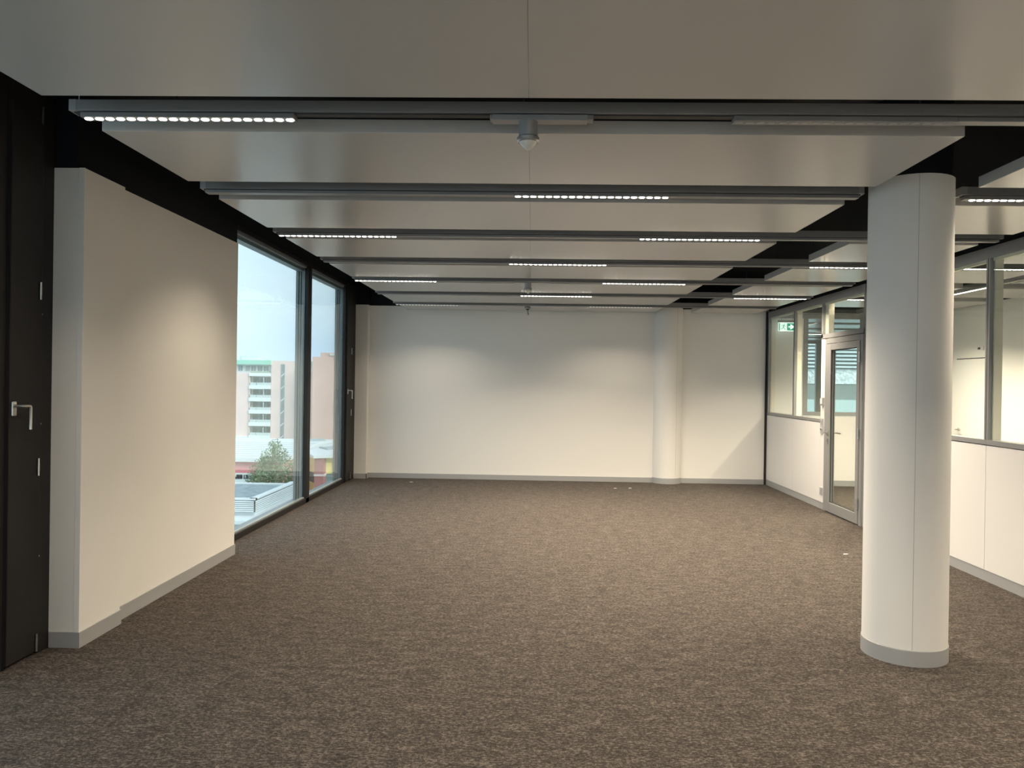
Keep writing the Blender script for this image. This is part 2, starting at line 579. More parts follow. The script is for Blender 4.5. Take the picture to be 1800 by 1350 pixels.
RY = [3.34 + MOD * k for k in range(-3, 7)]
def ry(k): return 3.34 + MOD * k
rail(-2.03, 3.62, ry(0), [(-1.99, True, 9.0), (.85, False)], 'nearest light rail in view, lamp lit at its left end and unlit at right', [(-1.05, -.20), (.25, .85)])
rail(-2.04, 1.965, ry(1), [(-.125, True, 22.0)], 'second light rail from the viewer, one lit lamp in its middle')
rail(2.55, 3.62, ry(1), [(2.60, True, 11.0)], 'short light rail with lit lamp just right of the free column', brackets=False)
rail(-2.05, 3.60, ry(2), [(-2.02, True, 11.0), (.82, True)], 'third light rail from the viewer, running over the window pier with two lit lamps')
rail(-2.05, 3.62, ry(3), [(-.24, True), (2.62, True)], 'fourth light rail from the viewer, one lamp mid and one beyond the column')
rail(-2.06, 3.60, ry(4), [(-2.04, True, 28.0), (.78, True, 38.0)], 'fifth light rail from the viewer, carrying the second sensor')
rail(-2.07, 3.62, ry(5), [(-.17, True, 42.0), (2.61, True)], 'sixth light rail from the viewer, one lamp mid and one at the glass partition')
rail(-2.08, 3.60, ry(6), [(-2.05, 'dim', 8.0), (.83, 'dim', 8.0)], 'seventh and last light rail, closest to the back wall')
rail(-2.03, 3.62, ry(-1), [(-.17, True, 13.0), (2.61, True, 24.0)], 'unseen light rail overhead behind the viewer, its right lamp added as fill')  # out of view; right lamp added to light the column front
rail(-2.03, 3.62, ry(-2), [(.9, True, 20.0), (2.6, True, 20.0)], 'unseen light rail just behind the viewer, with added fill lamps')  # lamps added out of view as warm fill from behind
rail(-2.03, 3.62, ry(-4), [(-.2, True, 45.0), (1.0, True, 45.0), (2.6, True, 45.0)], 'unseen light rail added behind the viewer to bounce light off the end wall')  # unseen, added so the end wall throws warm light forward
rail(-2.03, 3.62, ry(-3), [(2.0, True)], 'unseen light rail far behind the viewer, with an added fill lamp')  # lamp out of view, put in as extra fill
# corridor
rail(4.015, 5.015, ry(3), [(4.05, True)], 'light rail across the corridor seen through the rightmost panes')
rail(4.015, 5.015, ry(5), [(4.05, True)], 'light rail across the corridor seen above the glass door')
rail(2.0, 12.1, 5.065, [(8.62, True, 26.0), (10.3, True, 30.0), (4.6, True)], 'long light rail along the corridor between its two panel rows', along='y')
rail(3.0, 12.1, 3.965, [(7.30, True, 6.0), (9.95, True, 6.0)], 'light rail along the corridor close behind the glass partition', along='y')
rail(4.6, 9.6, ry(10), [(5.6, True), (8.0, True)], 'light rail in the far room behind the corridor end')

def sensor(x, y, s, label, rod=False):
    g = empty('ceiling_sensor', (x, y, 2.60), label=label, cat='sensor', group='sensors under the light rails')
    box('cover_plate', x - .155, x + .255, y - .03, y + .03, ZR0 - .004, ZR0 + .021, M_ALU, g, .002)
    if not rod:
        lathe('body', x, y, [(.041 * s, 2.664), (.0415 * s, 2.672), (.0415 * s, ZR0 - .003)], M_ALU, g)
        lathe('ring', x, y, [(.043 * s, 2.640), (.049 * s, 2.646), (.049 * s, 2.658), (.042 * s, 2.665)], M_RING, g)
        lathe('dome', x, y, [(0, 2.606), (.008 * s, 2.608), (.024 * s, 2.622), (.038 * s, 2.640)], M_DOME, g)
    else:
        lathe('ring', x, y, [(.03, 2.688), (.045, 2.694), (.046, 2.706), (.038, ZR0 - .003)], M_RING, g)
        lathe('lens_cap', x, y, [(0, 2.672), (.02, 2.675), (.031, 2.69)], M_RAILDK, g)
        tube('probe_rod', [(x, y, 2.675), (x + .004, y, 2.64), (x + .012, y, 2.60)], .006, M_RAILDK, g)
    return g
sensor(-.032, ry(0), 1.0, 'grey cylindrical motion sensor with white cone under the nearest rail')
sensor(-.06, ry(4), .92, 'smaller looking grey motion sensor halfway down the ceiling')
sensor(-.08, ry(6), .9, 'small bright sensor with a thin rod under the last rail', True)

# ------------------------------------------------------------------ glazed partition on the right
wall_right = empty('wall_right', (XR, 8.0, 0), label='white and glass partition with grey aluminium profiles along the corridor', kind='structure')
T = .10
def bay(y0, y1, last=False):
    box('plinth', XR + .004, XR + T, y0, y1, 0, .088, M_BASE, wall_right)
    box('lower_panel', XR, XR + T, y0 + .003, y1 - .003, .09, 1.128, M_LAM, wall_right, .002)
    box('glass_pane', XR + .010, XR + .020, y0 + .02, y1 - .02, 1.165, 2.715, M_PGLASS, wall_right)
    box('transom', XR - .004, XR + T, y0, y1, 1.134, 1.176, M_ALU, wall_right, .002)
    box('head_rail', XR - .004, XR + T, y0, y1, 2.69, 2.785, M_ALU, wall_right, .002)
    box('head_bead', XR + .02, XR + .05, y0, y1, 2.665, 2.69, M_CREAM, wall_right)
def post(y, z0=1.176, z1=2.69, w=.028):
    box('mullion', XR - .004, XR + .03, y - w, y + w, z0, z1, M_ALU, wall_right, .002)
    box('mullion_gap', XR - .005, XR - .003, y - .003, y + .003, z0, z1, M_DARKSLOT, wall_right)
    box('post', XR + .03, XR + T, y - w - .012, y + w + .012, z0, z1, M_CREAM, wall_right, .003)
ysb = [12.52, 11.27, 10.215]
bay(11.27, 12.52); bay(10.215, 11.27)
post(12.49); post(11.27)
# white service strip beside the door
box('service_strip', XR - .002, XR + T, 10.055, 10.212, .09, 2.225, M_LAM, wall_right, .002)
box('service_strip_plinth', XR + .004, XR + T, 10.055, 10.212, 0, .088, M_BASE, wall_right)
box('mullion', XR - .004, XR + .03, 10.165, 10.212, 2.235, 2.69, M_ALU, wall_right, .002)
box('post', XR + .03, XR + T, 10.06, 10.215, 2.235, 2.69, M_CREAM, wall_right)
# light over the door
box('transom', XR - .004, XR + T, 8.90, 10.212, 2.225, 2.285, M_ALU, wall_right, .002)
box('transom_gap', XR - .005, XR - .002, 8.90, 10.212, 2.218, 2.226, M_DARKSLOT, wall_right)
box('glass_pane', XR + .010, XR + .020, 8.93, 10.16, 2.275, 2.70, M_PGLASS, wall_right)
box('head_rail', XR - .004, XR + T, 8.90, 10.215, 2.69, 2.785, M_ALU, wall_right, .002)
box('head_bead', XR + .02, XR + .05, 8.90, 10.215, 2.665, 2.69, M_CREAM, wall_right)
post(8.90, 0.0, 2.69)
y = 8.87
edges = [8.87, 7.70, 6.525, 5.175, 3.825, 2.475, 1.125, -.225, -1.575, -2.925, YN]
for a, b in zip(edges, edges[1:]):
    bay(b, a)
    if b != YN: post(b)
box('upper_band', XR + .02, XR + .09, YN, YB, 2.785, ZS, M_BLACK, wall_right)

# ------------------------------------------------------------------ glass door
door = empty('door_1', (XR, 9.5, 0), label='grey framed glass door with steel lever in the partition', kind='structure')
box('door_jamb', XR - .012, XR + T, 9.99, 10.055, 0, 2.215, M_ALU, door, .003)
box('door_jamb', XR - .012, XR + T, 8.925, 8.985, 0, 2.215, M_ALU, door, .003)
box('door_head', XR - .012, XR + T, 8.985, 9.99, 2.15, 2.215, M_ALU, door, .003)
leaf_x0, leaf_x1 = XR - .02, XR + .04
box('stile', leaf_x0, leaf_x1, 9.845, 9.982, .012, 2.145, M_ALU, door, .004)
box('stile', leaf_x0, leaf_x1, 8.992, 9.07, .012, 2.145, M_ALU, door, .004)
box('bottom_rail', leaf_x0, leaf_x1, 9.07, 9.845, .012, .135, M_ALU, door, .004)
box('top_rail', leaf_x0, leaf_x1, 9.07, 9.845, 2.065, 2.145, M_ALU, door, .004)
box('glass_pane', XR + .006, XR + .014, 9.06, 9.855, .125, 2.075, M_PGLASS, door)
for xg in (leaf_x0 + .016, XR + .026):
    boxes('glazing_seal', [(xg - .003, xg + .003, 9.838, 9.846, .135, 2.065), (xg - .003, xg + .003, 9.069, 9.077, .135, 2.065)], M_DARKSLOT, door)
    boxes('glazing_seal', [(xg - .003, xg + .003, 9.07, 9.845, .134, .142), (xg - .003, xg + .003, 9.07, 9.845, 2.058, 2.066)], M_DARKSLOT, door)
hz = 1.01
hp = box('handle_rosette', leaf_x0 - .010, leaf_x0, 9.895, 9.935, hz - .026, hz + .026, M_STEEL, door, .004)
tube('lever', [(leaf_x0 - .006, 9.915, hz), (leaf_x0 - .045, 9.915, hz), (leaf_x0 - .052, 9.905, hz), (leaf_x0 - .054, 9.88, hz), (leaf_x0 - .054, 9.79, hz)], .0095, M_STEEL, hp)
kp = box('key_rosette', leaf_x0 - .008, leaf_x0, 9.902, 9.928, hz - .135, hz - .075, M_STEEL, door, .004)
box('keyhole', leaf_x0 - .009, leaf_x0 - .007, 9.911, 9.919, hz - .12, hz - .09, M_DARKSLOT, kp)
bp_ = box('rosette_behind', leaf_x1, leaf_x1 + .010, 9.895, 9.935, hz - .026, hz + .026, M_STEEL, door, .004)
tube('lever_behind', [(leaf_x1 + .006, 9.915, hz), (leaf_x1 + .05, 9.915, hz), (leaf_x1 + .054, 9.88, hz), (leaf_x1 + .054, 9.78, hz)], .0095, M_STEEL, bp_)
for z in (.25, 1.06, 1.95):
    tube('hinge', [(leaf_x0 - .006, 8.985, z - .06), (leaf_x0 - .006, 8.985, z + .06)], .009, M_STEEL, door)

# small fittings on the service strip
s1 = empty('access_reader', (XR - .002, 10.13, 1.37), label='small white key reader box beside the glass door', cat='reader')
box('back_box', XR - .022, XR - .002, 10.085, 10.165, 1.355, 1.455, M_PLATE, s1, .003)
box('front_cover', XR - .032, XR - .022, 10.095, 10.158, 1.375, 1.448, M_LAM, s1, .004)
tube('key_barrel', [(XR - .024, 10.122, 1.368), (XR - .044, 10.122, 1.364)], .010, M_STEEL, s1)
s2 = empty('switch_plate', (XR - .002, 10.15, .98), label='tall brushed switch plate beside the glass door handle', cat='switch')
box('plate', XR - .012, XR - .002, 10.10, 10.195, .985, 1.185, M_PLATE, s2, .003)
box('rocker', XR - .017, XR - .012, 10.118, 10.178, 1.105, 1.165, M_BASE, s2, .002)
tube('key_barrel', [(XR - .012, 10.148, 1.045), (XR - .024, 10.148, 1.045)], .014, M_STEEL, s2)
box('keyhole', XR - .026, XR - .0235, 10.144, 10.152, 1.035, 1.055, M_DARKSLOT, s2)
s3 = empty('floor_socket_cover', (XR - .002, 10.13, .19), label='grey square blank cover low down beside the glass door', cat='cover')
box('plate', XR - .010, XR - .002, 10.09, 10.185, .185, .285, M_PLATE, s3, .003)
boxes('frame_line', [(XR - .0115, XR - .0095, 10.103, 10.172, .198, .272)], M_BASE, s3)

# ------------------------------------------------------------------ corridor beyond the partition
wall_core = empty('wall_core', (XC, 4, 0), label='plain cream wall along the far side of the corridor', kind='structure')
box('wall_surface', XC, XC + .12, YN, 12.5, 0, 2.78, M_WALL, wall_core)
box('upper_band', XC, XC + .12, YN, 12.5, 2.78, ZS, M_BLACK, wall_core)
box('skirting', XC - .012, XC, YN, 12.5, 0, .085, M_BASE, wall_core)
d2 = empty('door_2', (XC, 10.85, 0), label='flush white door in the corridor wall seen through the glass', kind='structure')
box('leaf', XC - .02, XC - .001, 10.36, 11.38, .01, 2.02, M_LAM, d2, .003)
box('gap_line', XC - .004, XC, 10.345, 11.395, 2.02, 2.034, M_DARKSLOT, d2)
r2 = box('rosette', XC - .028, XC - .02, 11.27, 11.31, .985, 1.035, M_STEEL, d2, .003)
tube('lever', [(XC - .024, 11.29, 1.01), (XC - .07, 11.29, 1.01), (XC - .072, 11.26, 1.01), (XC - .072, 11.16, 1.01)], .009, M_STEEL, r2)
sg = empty('door_sign', (XC, 10.8, 2.1), label='tiny white wall plate with dark window above the flush corridor door', cat='plate')
box('plate', XC - .015, XC, 10.72, 10.86, 2.13, 2.19, M_LAM, sg, .003)
box('dark_window', XC - .017, XC - .014, 10.79, 10.85, 2.145, 2.175, M_DARKSLOT, sg)

wall_end = empty('wall_end', (5, 12.5, 0), label='partition closing the corridor end, solid at left and glazed right', kind='structure')
box('solid_panel', XR + T, 4.36, 12.5, 12.6, .09, 2.70, M_LAM, wall_end)
box('plinth', XR + T, XC, 12.505, 12.6, 0, .088, M_BASE, wall_end)
box('lower_panel', 4.363, 5.30, 12.5, 12.6, .09, 1.128, M_LAM, wall_end, .002)
box('lower_panel', 5.304, XC, 12.5, 12.6, .09, 1.128, M_LAM, wall_end, .002)
box('transom', 4.36, XC, 12.496, 12.6, 1.134, 1.19, M_ALU, wall_end, .002)
for xx in (4.40, 5.33, XC - .04):
    box('mullion', xx - .035, xx + .035, 12.496, 12.6, 1.19, 2.69, M_ALU, wall_end, .002)
box('glass_pane', 4.435, 5.30, 12.53, 12.54, 1.17, 2.70, M_PGLASS, wall_end)
box('glass_pane', 5.36, XC - .07, 12.53, 12.54, 1.17, 2.70, M_PGLASS, wall_end)
box('head_rail', XR + T, XC, 12.496, 12.6, 2.69, 2.785, M_ALU, wall_end, .002)
box('upper_band', XR + T, XC, 12.52, 12.58, 2.785, ZS, M_BLACK, wall_end)

# lit exit sign hanging in the corridor
M_GREEN = mat('sign_green', (.0, .26, .15), .4, emit=((.0, .30, .17), .55))
M_SWHITE = mat('sign_white', (.85, .9, .87), .4, emit=((.82, 1, .9), .75))
ex = empty('exit_sign', (4.03, 12.30, 2.47), label='green and white running figure exit sign hanging in the corridor', cat='sign')
ex0, ez0, ew, eh, ey = 3.895, 2.470, .270, .138, 12.30
box('housing', ex0 - .004, ex0 + ew + .004, ey, ey + .03, ez0 + eh, ez0 + eh + .035, M_ALU, ex, .002)
box('sign_plate', ex0, ex0 + ew, ey + .010, ey + .018, ez0, ez0 + eh, M_SWHITE, ex)
def exf(nm, pts, m):   # flat print standing 1 mm proud, pts in 0..2 by 0..1
    poly_prism(nm, [(ex0 + p[0] * ew / 2, ez0 + p[1] * eh) for p in pts], 'y', ey + .0085, ey + .0102, m, ex)
exf('green_edge', [(.06, .06), (.20, .06), (.20, .94), (.06, .94)], M_GREEN)
exf('green_field', [(1.0, .08), (1.94, .08), (1.94, .92), (1.0, .92)], M_GREEN)
def exw(nm, pts, m):
    poly_prism(nm, [(ex0 + p[0] * ew / 2, ez0 + p[1] * eh) for p in pts], 'y', ey + .007, ey + .0086, m, ex)
exw('arrow', [(1.16, .42), (1.44, .42), (1.34, .22), (1.52, .22), (1.82, .5), (1.52, .78), (1.34, .78), (1.44, .58), (1.16, .58)], M_SWHITE)
def limb(pts, w, nm):
    for (a, b) in zip(pts, pts[1:]):
        d = Vector((b[0] - a[0], b[1] - a[1])); n = Vector((-d.y, d.x)).normalized() * w
        exf(nm, [(a[0] + n.x, a[1] + n.y), (a[0] - n.x, a[1] - n.y), (b[0] - n.x, b[1] - n.y), (b[0] + n.x, b[1] + n.y)], M_GREEN)
exf('figure_head', [(.70 + .06 * math.cos(t * math.pi / 5), .84 + .06 * math.sin(t * math.pi / 5)) for t in range(10)], M_GREEN)
limb([(.66, .74), (.56, .46)], .06, 'figure_body')
limb([(.66, .72), (.44, .70), (.38, .56)], .025, 'figure_arm')
limb([(.66, .70), (.76, .56), (.90, .56)], .025, 'figure_arm')
limb([(.56, .48), (.72, .34), (.78, .12)], .035, 'figure_leg')
limb([(.56, .46), (.50, .28), (.30, .26)], .035, 'figure_leg')
for xx in (ex0 + .05, ex0 + ew - .05):
    tube('hanging_rod', [(xx, ey + .015, ez0 + eh + .03), (xx, ey + .015, ZP + .03)], .004, M_ALU, ex, 8)

# far room
wall_far = empty('wall_far', (7, YF, 0), label='outer window wall of the room behind the corridor', kind='structure')
box('left_closure', 3.70, 3.80, 12.67, YF, 0, ZS, M_WALL, wall_far)
box('right_closure', 10.9, 11.0, 12.6, YF, 0, ZS, M_WALL, wall_far)
box('front_closure', XC, 11.0, 12.5, 12.6, 0, ZS, M_WALL, wall_far)
box('parapet', 3.8, 10.9, YF, YF + .1, 0, .12, M_ALU, wall_far)
box('window_head', 3.8, 10.9, YF, YF + .1, 2.70, ZS, M_FRAMEOUT, wall_far)
for xx in (3.85, 5.2, 6.55, 7.42, 8.9, 10.2, 10.85):
    w = .11 if abs(xx - 7.42) < .01 else .05
    box('mullion', xx - w, xx + w, YF, YF + .1, .12, 2.70, M_FRAMEOUT, wall_far, .003)
for a, b in ((3.9, 6.5), (6.6, 7.31), (7.53, 8.85), (8.95, 10.8)):
    box('glass_pane', a, b, YF + .04, YF + .05, .12, 2.70, M_GLASS, wall_far)
fr = box('low_cabinet', 6.4, 9.6, YF - .55, YF - .12, 0, .72, M_LAM, None, .004)
tag(fr, 'long low pale cabinet under the far room window', 'cabinet')

# ------------------------------------------------------------------ scraps on the carpet
for i, (sx, sy, lab) in enumerate([(1.27, 11.75, 'tiny white paper scrap on carpet before the back wall, left one of a pair'),
                                   (1.50, 11.80, 'tiny white paper scrap on carpet before the back wall, right one of a pair'),
                                   (3.0, 7.42, 'tiny white paper scrap on carpet left of the free column'),
                                   (-1.9, 12.05, 'tiny white paper scrap on carpet near the far left corner')]):
    o = poly_prism('paper_scrap', [(sx, sy), (sx + .045, sy + .012), (sx + .05, sy + .03), (sx + .008, sy + .026)], 'z', .0005, .003, M_LAM)
    tag(o, lab, 'paper scrap', 'paper scraps on the carpet')

# ------------------------------------------------------------------ outside: left side view
GZ = -14.0
M_GROUND = mat('street_paving', (.30, .34, .32), .9, noise=(.15, .25))
ground = box('ground', -400, 400, -60, 700, GZ - .3, GZ, M_GROUND)
tag(ground, 'grey paved street level far below', kind='structure')

M_PINK = mat('pink_render', (.77, .62, .575), .8, noise=(.25, .06))
M_PINK2 = mat('deeper_pink_render', (.75, .505, .43), .8, noise=(.25, .06))
M_BAND = mat('pale_concrete', (.72, .80, .78), .7)
M_BGLASS = mat('building_glass', (.22, .30, .30), .12, noise=(.9, .3))
M_GREENROOF = mat('copper_green', (.32, .66, .52), .6)
M_BWHITE = mat('white_render', (.70, .74, .74), .7)
M_RAILG = mat('pale_railing', (.55, .66, .64), .4)

ap = empty('apartment_building', (-54, 165, GZ), label='pink apartment block with stacked balconies and green roof', cat='building')
BY = 165.0
box('left_wing', -72, -61.2, BY, BY + 14, GZ, 2.7, M_PINK, ap)
box('ground_bay', -72, -61.25, BY - .25, BY + .02, -13.9, -11.0, M_BAND, ap)
for i, xx in enumerate((-70.2, -67.6, -65.2, -63.3)):
    o = box('shop_window', xx, xx + 1.7, BY - .35, BY - .2, -13.6, -11.7, mat('greenish_glass', (.28, .42, .33), .2, noise=(.6, .3)), ap)
box('recess_wall', -61.2, -56.4, BY + 1.6, BY + 14, GZ, 2.7, M_BAND, ap)
box('tower', -56.4, -46.3, BY, BY + 14, GZ, 5.45, M_PINK, ap)
box('right_wing', -46.3, -36, BY - 4, BY + 12, GZ, 6.3, M_PINK2, ap)
box('gable_step', -44.6, -36, BY - 4, BY + 12, 6.3, 7.2, M_PINK2, ap)
box('roof_edge', -42.6, -36, BY - 4.2, BY + 12, 6.6, 7.0, M_BWHITE, ap)
box('side_band', -48.3, -46.3, BY - .3, BY, 2.9, 5.0, M_BWHITE, ap)
box('side_roof', -49.6, -46.25, BY - .6, BY + 6, 4.4, 5.2, M_GREENROOF, ap)
# balconies, one storey each
for i, zt in enumerate((.12, -2.55, -5.22, -7.9, -10.7)):
    p = box('balcony', -61.15, -56.45, BY - .3, BY + 1.6, zt - .85, zt - .02, M_BAND, ap, .03)
    for j in range(3):
        a = -61.0 + j * 1.55
        box('balcony_glass', a, a + 1.4, BY - .25, BY - .2, zt, zt + .55, M_RAILG, p)
    for j in range(4):
        xx = -60.95 + j * 1.5
        box('balcony_post', xx - .05, xx + .05, BY - .25, BY - .15, zt - .1, zt + (1.72 if j in (0, 2) else .6), M_BWHITE, p)
    for j, (a, b) in enumerate(((-60.9, -59.5), (-59.4, -58.0), (-57.9, -56.6))):
        box('window', a, b, BY + 1.5, BY + 1.62, zt - .6, zt + 1.75, M_BGLASS, ap)
box('terrace_parapet', -61.15, -56.45, BY - .3, BY + 1.6, 2.05, 2.75, M_BAND, ap, .03)
box('terrace_planting', -60.9, -56.6, BY - .1, BY + .3, 2.75, 3.0, mat('planting', (.35, .45, .33), .9), ap)
box('penthouse', -65.0, -56.5, BY + .6, BY + 12, 2.7, 4.55, M_BWHITE, ap)
for a, b in ((-63.75, -62.9), (-62.2, -61.85), (-61.7, -61.3), (-60.95, -60.0), (-59.55, -58.55), (-58.2, -57.2)):
    wv = box('window', a, b, BY + .5, BY + .62, 3.15, 4.25, M_BGLASS, ap)
    box('window_sill', a - .08, b + .08, BY + .42, BY + .6, 3.05, 3.15, M_BWHITE, wv)
    box('glazing_bar', (a + b) / 2 - .03, (a + b) / 2 + .03, BY + .45, BY + .5, 3.15, 4.25, M_BWHITE, wv)
poly_prism('roof', [(-65.6, 4.5), (-56.4, 4.5), (-56.4, 5.55), (-64.4, 5.45)], 'y', BY - .3, BY + 12, M_GREENROOF, ap)
box('eaves', -65.7, -56.4, BY - .35, BY - .2, 4.42, 4.6, mat('eaves_grey', (.20, .30, .29), .6), ap)
box('roof_plant', -63.6, -60.3, BY + 2, BY + 6, 5.45, 5.95, M_BWHITE, ap)
for xx, hh in ((-64.2, .9), (-63.0, 1.1), (-61.9, 1.25), (-60.9, 1.0)):
    box('chimney', xx - .22, xx + .22, BY + 3, BY + 3.5, 5.5, 5.6 + hh, M_RAILG, ap)
# stair window strip in the tower
box('stair_window', -54.25, -53.45, BY - .08, BY + .05, -12.5, 4.7, M_BGLASS, ap)
for i in range(7):
    z = 2.2 - i * 2.67
    poly_prism('stair_flight', [(-54.2, z), (-54.2, z - .25), (-53.5, z + .35), (-53.5, z + .6)], 'y', BY - .16, BY - .08, M_BWHITE, ap)

# low shop building
M_RED = mat('faded_red_metal', (.66, .30, .31), .6, noise=(.4, .06))
M_WROOF = mat('white_sheet_roof', (.66, .70, .70), .5)
M_YEL = mat('yellow_board', (.80, .68, .27), .6)
M_PILLAR = mat('dull_red_pillar', (.42, .18, .17), .7)
M_SEAM = mat('roof_seam', (.34, .41, .42), .6)
sh = empty('shop_building', (-38, 100, GZ), label='long low red shop hall with white sheet roof below the apartments', cat='building')
box('hall', -70, -31.3, 96, 128, GZ, -8.9, M_RED, sh)
box('roof', -70.5, -31.0, 95.4, 128.5, -8.9, -8.5, M_WROOF, sh)
poly_prism('roof_ridge', [(95.6, -8.5), (112, -7.6), (128.5, -8.5)], 'x', -70.4, -31.0, M_WROOF, sh)
for i in range(9):
    t = i / 9.0
    yy = 95.6 + t * 16
    poly_prism('roof_seam', [(yy, -8.5 + t * .9 * (16 / 16.4) - .01), (yy + .5, -8.5 + t * .9 * (16 / 16.4) + .05), (yy + .6, -8.5 + t * .9 - .01)], 'x', -70.3, -31.1, M_SEAM, sh)
box('lower_band', -70, -31.4, 95.8, 96.0, -10.4, -9.9, mat('deep_red_band', (.50, .15, .17), .6), sh)
M_SIGNB = mat('pale_sign_board', (.62, .70, .69), .5)
sb = box('sign_board', -44, -34.9, 95.6, 95.85, -11.5, -10.35, M_SIGNB, sh)
# worn dark lettering on the board, strokes only
M_INK = mat('sign_ink', (.05, .05, .06), .6)
def letter(ch, x, z, w, h):
    P = {'U': [[(0, 1), (0, 0), (1, 0), (1, 1)]], 'N': [[(0, 0), (0, 1), (1, 0), (1, 1)]], 'A': [[(0, 0), (.5, 1), (1, 0)], [(.25, .4), (.75, .4)]],
         'I': [[(.5, 0), (.5, 1)]], 'L': [[(0, 1), (0, 0), (1, 0)]], 'T': [[(0, 1), (1, 1)], [(.5, 1), (.5, 0)]], 'E': [[(1, 1), (0, 1), (0, 0), (1, 0)], [(0, .5), (.8, .5)]],
         'J': [[(1, 1), (1, 0), (0, 0), (0, .3)]]}[ch]
    bm = bmesh.new()
    for ln in P:
        for a, b in zip(ln, ln[1:]):
            p = Vector((x + a[0] * w, 0, z + a[1] * h)); q = Vector((x + b[0] * w, 0, z + b[1] * h))
            d = (q - p).normalized(); n = Vector((-d.z, 0, d.x)) * .055
            p -= d * .05; q += d * .05
            f = [p + n, p - n, q - n, q + n]
            A = [bm.verts.new((v.x, 95.53, v.z)) for v in f]; B = [bm.verts.new((v.x, 95.6, v.z)) for v in f]
            bm.faces.new(A); bm.faces.new(B[::-1])
            for i in range(4):
                j = (i + 1) % 4
                bm.faces.new((A[i], A[j], B[j], B[i]))
    link('letter', bm, M_INK, sb)
for i, ch in enumerate('JAUN LTE'):
    if ch != ' ': letter(ch, -36.95 + i * .21, -10.98, .13, .42)

cb = empty('corner_shop', (-27, 104, GZ), label='yellow and red corner shop with white hipped canopy roof', cat='building')
c0 = Vector((-27.9, 99.5))
def quadwall(nm, a, b, z0, z1, m, th=.3):
    d = Vector((b[0] - a[0], b[1] - a[1])); n = Vector((d.y, -d.x)).normalized() * th
    return poly_prism(nm, [a, b, (b[0] - n.x, b[1] - n.y), (a[0] - n.x, a[1] - n.y)], 'z', z0, z1, m, cb)
pL, pR = (-30.7, 104.2), (-18.0, 103.5)
poly_prism('core', [(c0.x, c0.y + .6), (pR[0], pR[1] + .6), (pR[0] - 3, pR[1] + 14), (pL[0] + .3, pL[1] + 14), (pL[0] + .3, pL[1] + .6)], 'z', GZ, -8.7, M_BGLASS, cb)
quadwall('fascia', (pL[0], pL[1]), (c0.x, c0.y), -10.75, -8.65, M_YEL)
quadwall('fascia', (c0.x, c0.y), pR, -10.75, -8.65, M_YEL)
quadwall('shop_front', (pL[0], pL[1] + .2), (c0.x, c0.y + .2), GZ, -10.75, M_BGLASS)
quadwall('shop_front', (c0.x, c0.y + .2), (pR[0], pR[1] + .2), GZ, -10.75, M_BGLASS)
quadwall('plinth', (pL[0], pL[1] - .1), (c0.x, c0.y - .1), GZ, -12.1, M_YEL)
quadwall('plinth', (c0.x, c0.y - .1), (pR[0], pR[1] - .1), GZ, -12.7, mat('pale_plinth', (.6, .66, .62), .7))
box('corner_pillar', c0.x - .05, c0.x + 1.12, c0.y - .75, c0.y + .5, GZ, -8.6, M_PILLAR, cb)
box('corner_pillar_cap', c0.x - .12, c0.x + 1.2, c0.y - .8, c0.y + .5, -10.95, -10.7, mat('pillar_light', (.70, .60, .58), .7), cb)
poly_prism('canopy_roof', [(pL[0], pL[1] - .6), (c0.x, c0.y - 1.4), (pR[0], pR[1] - .6), (pR[0] - 3, pR[1] + 16), (pL[0], pL[1] + 16)], 'z', -8.6, -8.25, M_WROOF, cb)
poly_prism('skylight', [(-30.2, 109.0), (-28.3, 106.5), (-26.6, 108.0), (-28.2, 111)], 'z', -8.25, -8.05, M_SEAM, cb)
poly_prism('skylight', [(-35.8, 118), (-33.4, 114), (-31.4, 117), (-33.2, 121)], 'z', -8.2, -7.75, M_SEAM, sh)
# round emblem on the right fascia
dR = (Vector(pR) - c0).normalized()
nR = Vector((dR.y, -dR.x))
ctr = c0 + dR * 2.75 + nR * .1
bd = bmesh.new()
def disc(bm, cx, cz, r0, r1, off, a0=0, a1=360, seg=36):
    prev = None
    for i in range(seg + 1):
        t = math.radians(a0 + (a1 - a0) * i / seg)
        pts = []
        for rr in (r0, r1):
            p = ctr + dR * (cx + rr * math.cos(t)) + nR * off
            pts.append(bm.verts.new((p.x, p.y, cz + rr * math.sin(t))))
        if prev: bm.faces.new((prev[0], prev[1], pts[1], pts[0]))
        prev = pts
def board(nm, w, h, off, m):
    a = ctr - dR * w + nR * off; b = ctr + dR * w + nR * off
    poly_prism(nm, [(a.x, a.y), (b.x, b.y), (b.x - nR.x * .08, b.y - nR.y * .08), (a.x - nR.x * .08, a.y - nR.y * .08)], 'z', -9.7 - h, -9.7 + h, m, cb)
board('emblem_board', .62, .85, .1, M_BWHITE)
disc(bd, 0, -9.65, .30, .42, .14, 60, 330)
disc(bd, .04, -9.65, .12, .20, .14, 60, 330)
link('emblem', bd, mat('emblem_blue', (.35, .45, .55), .6), cb)

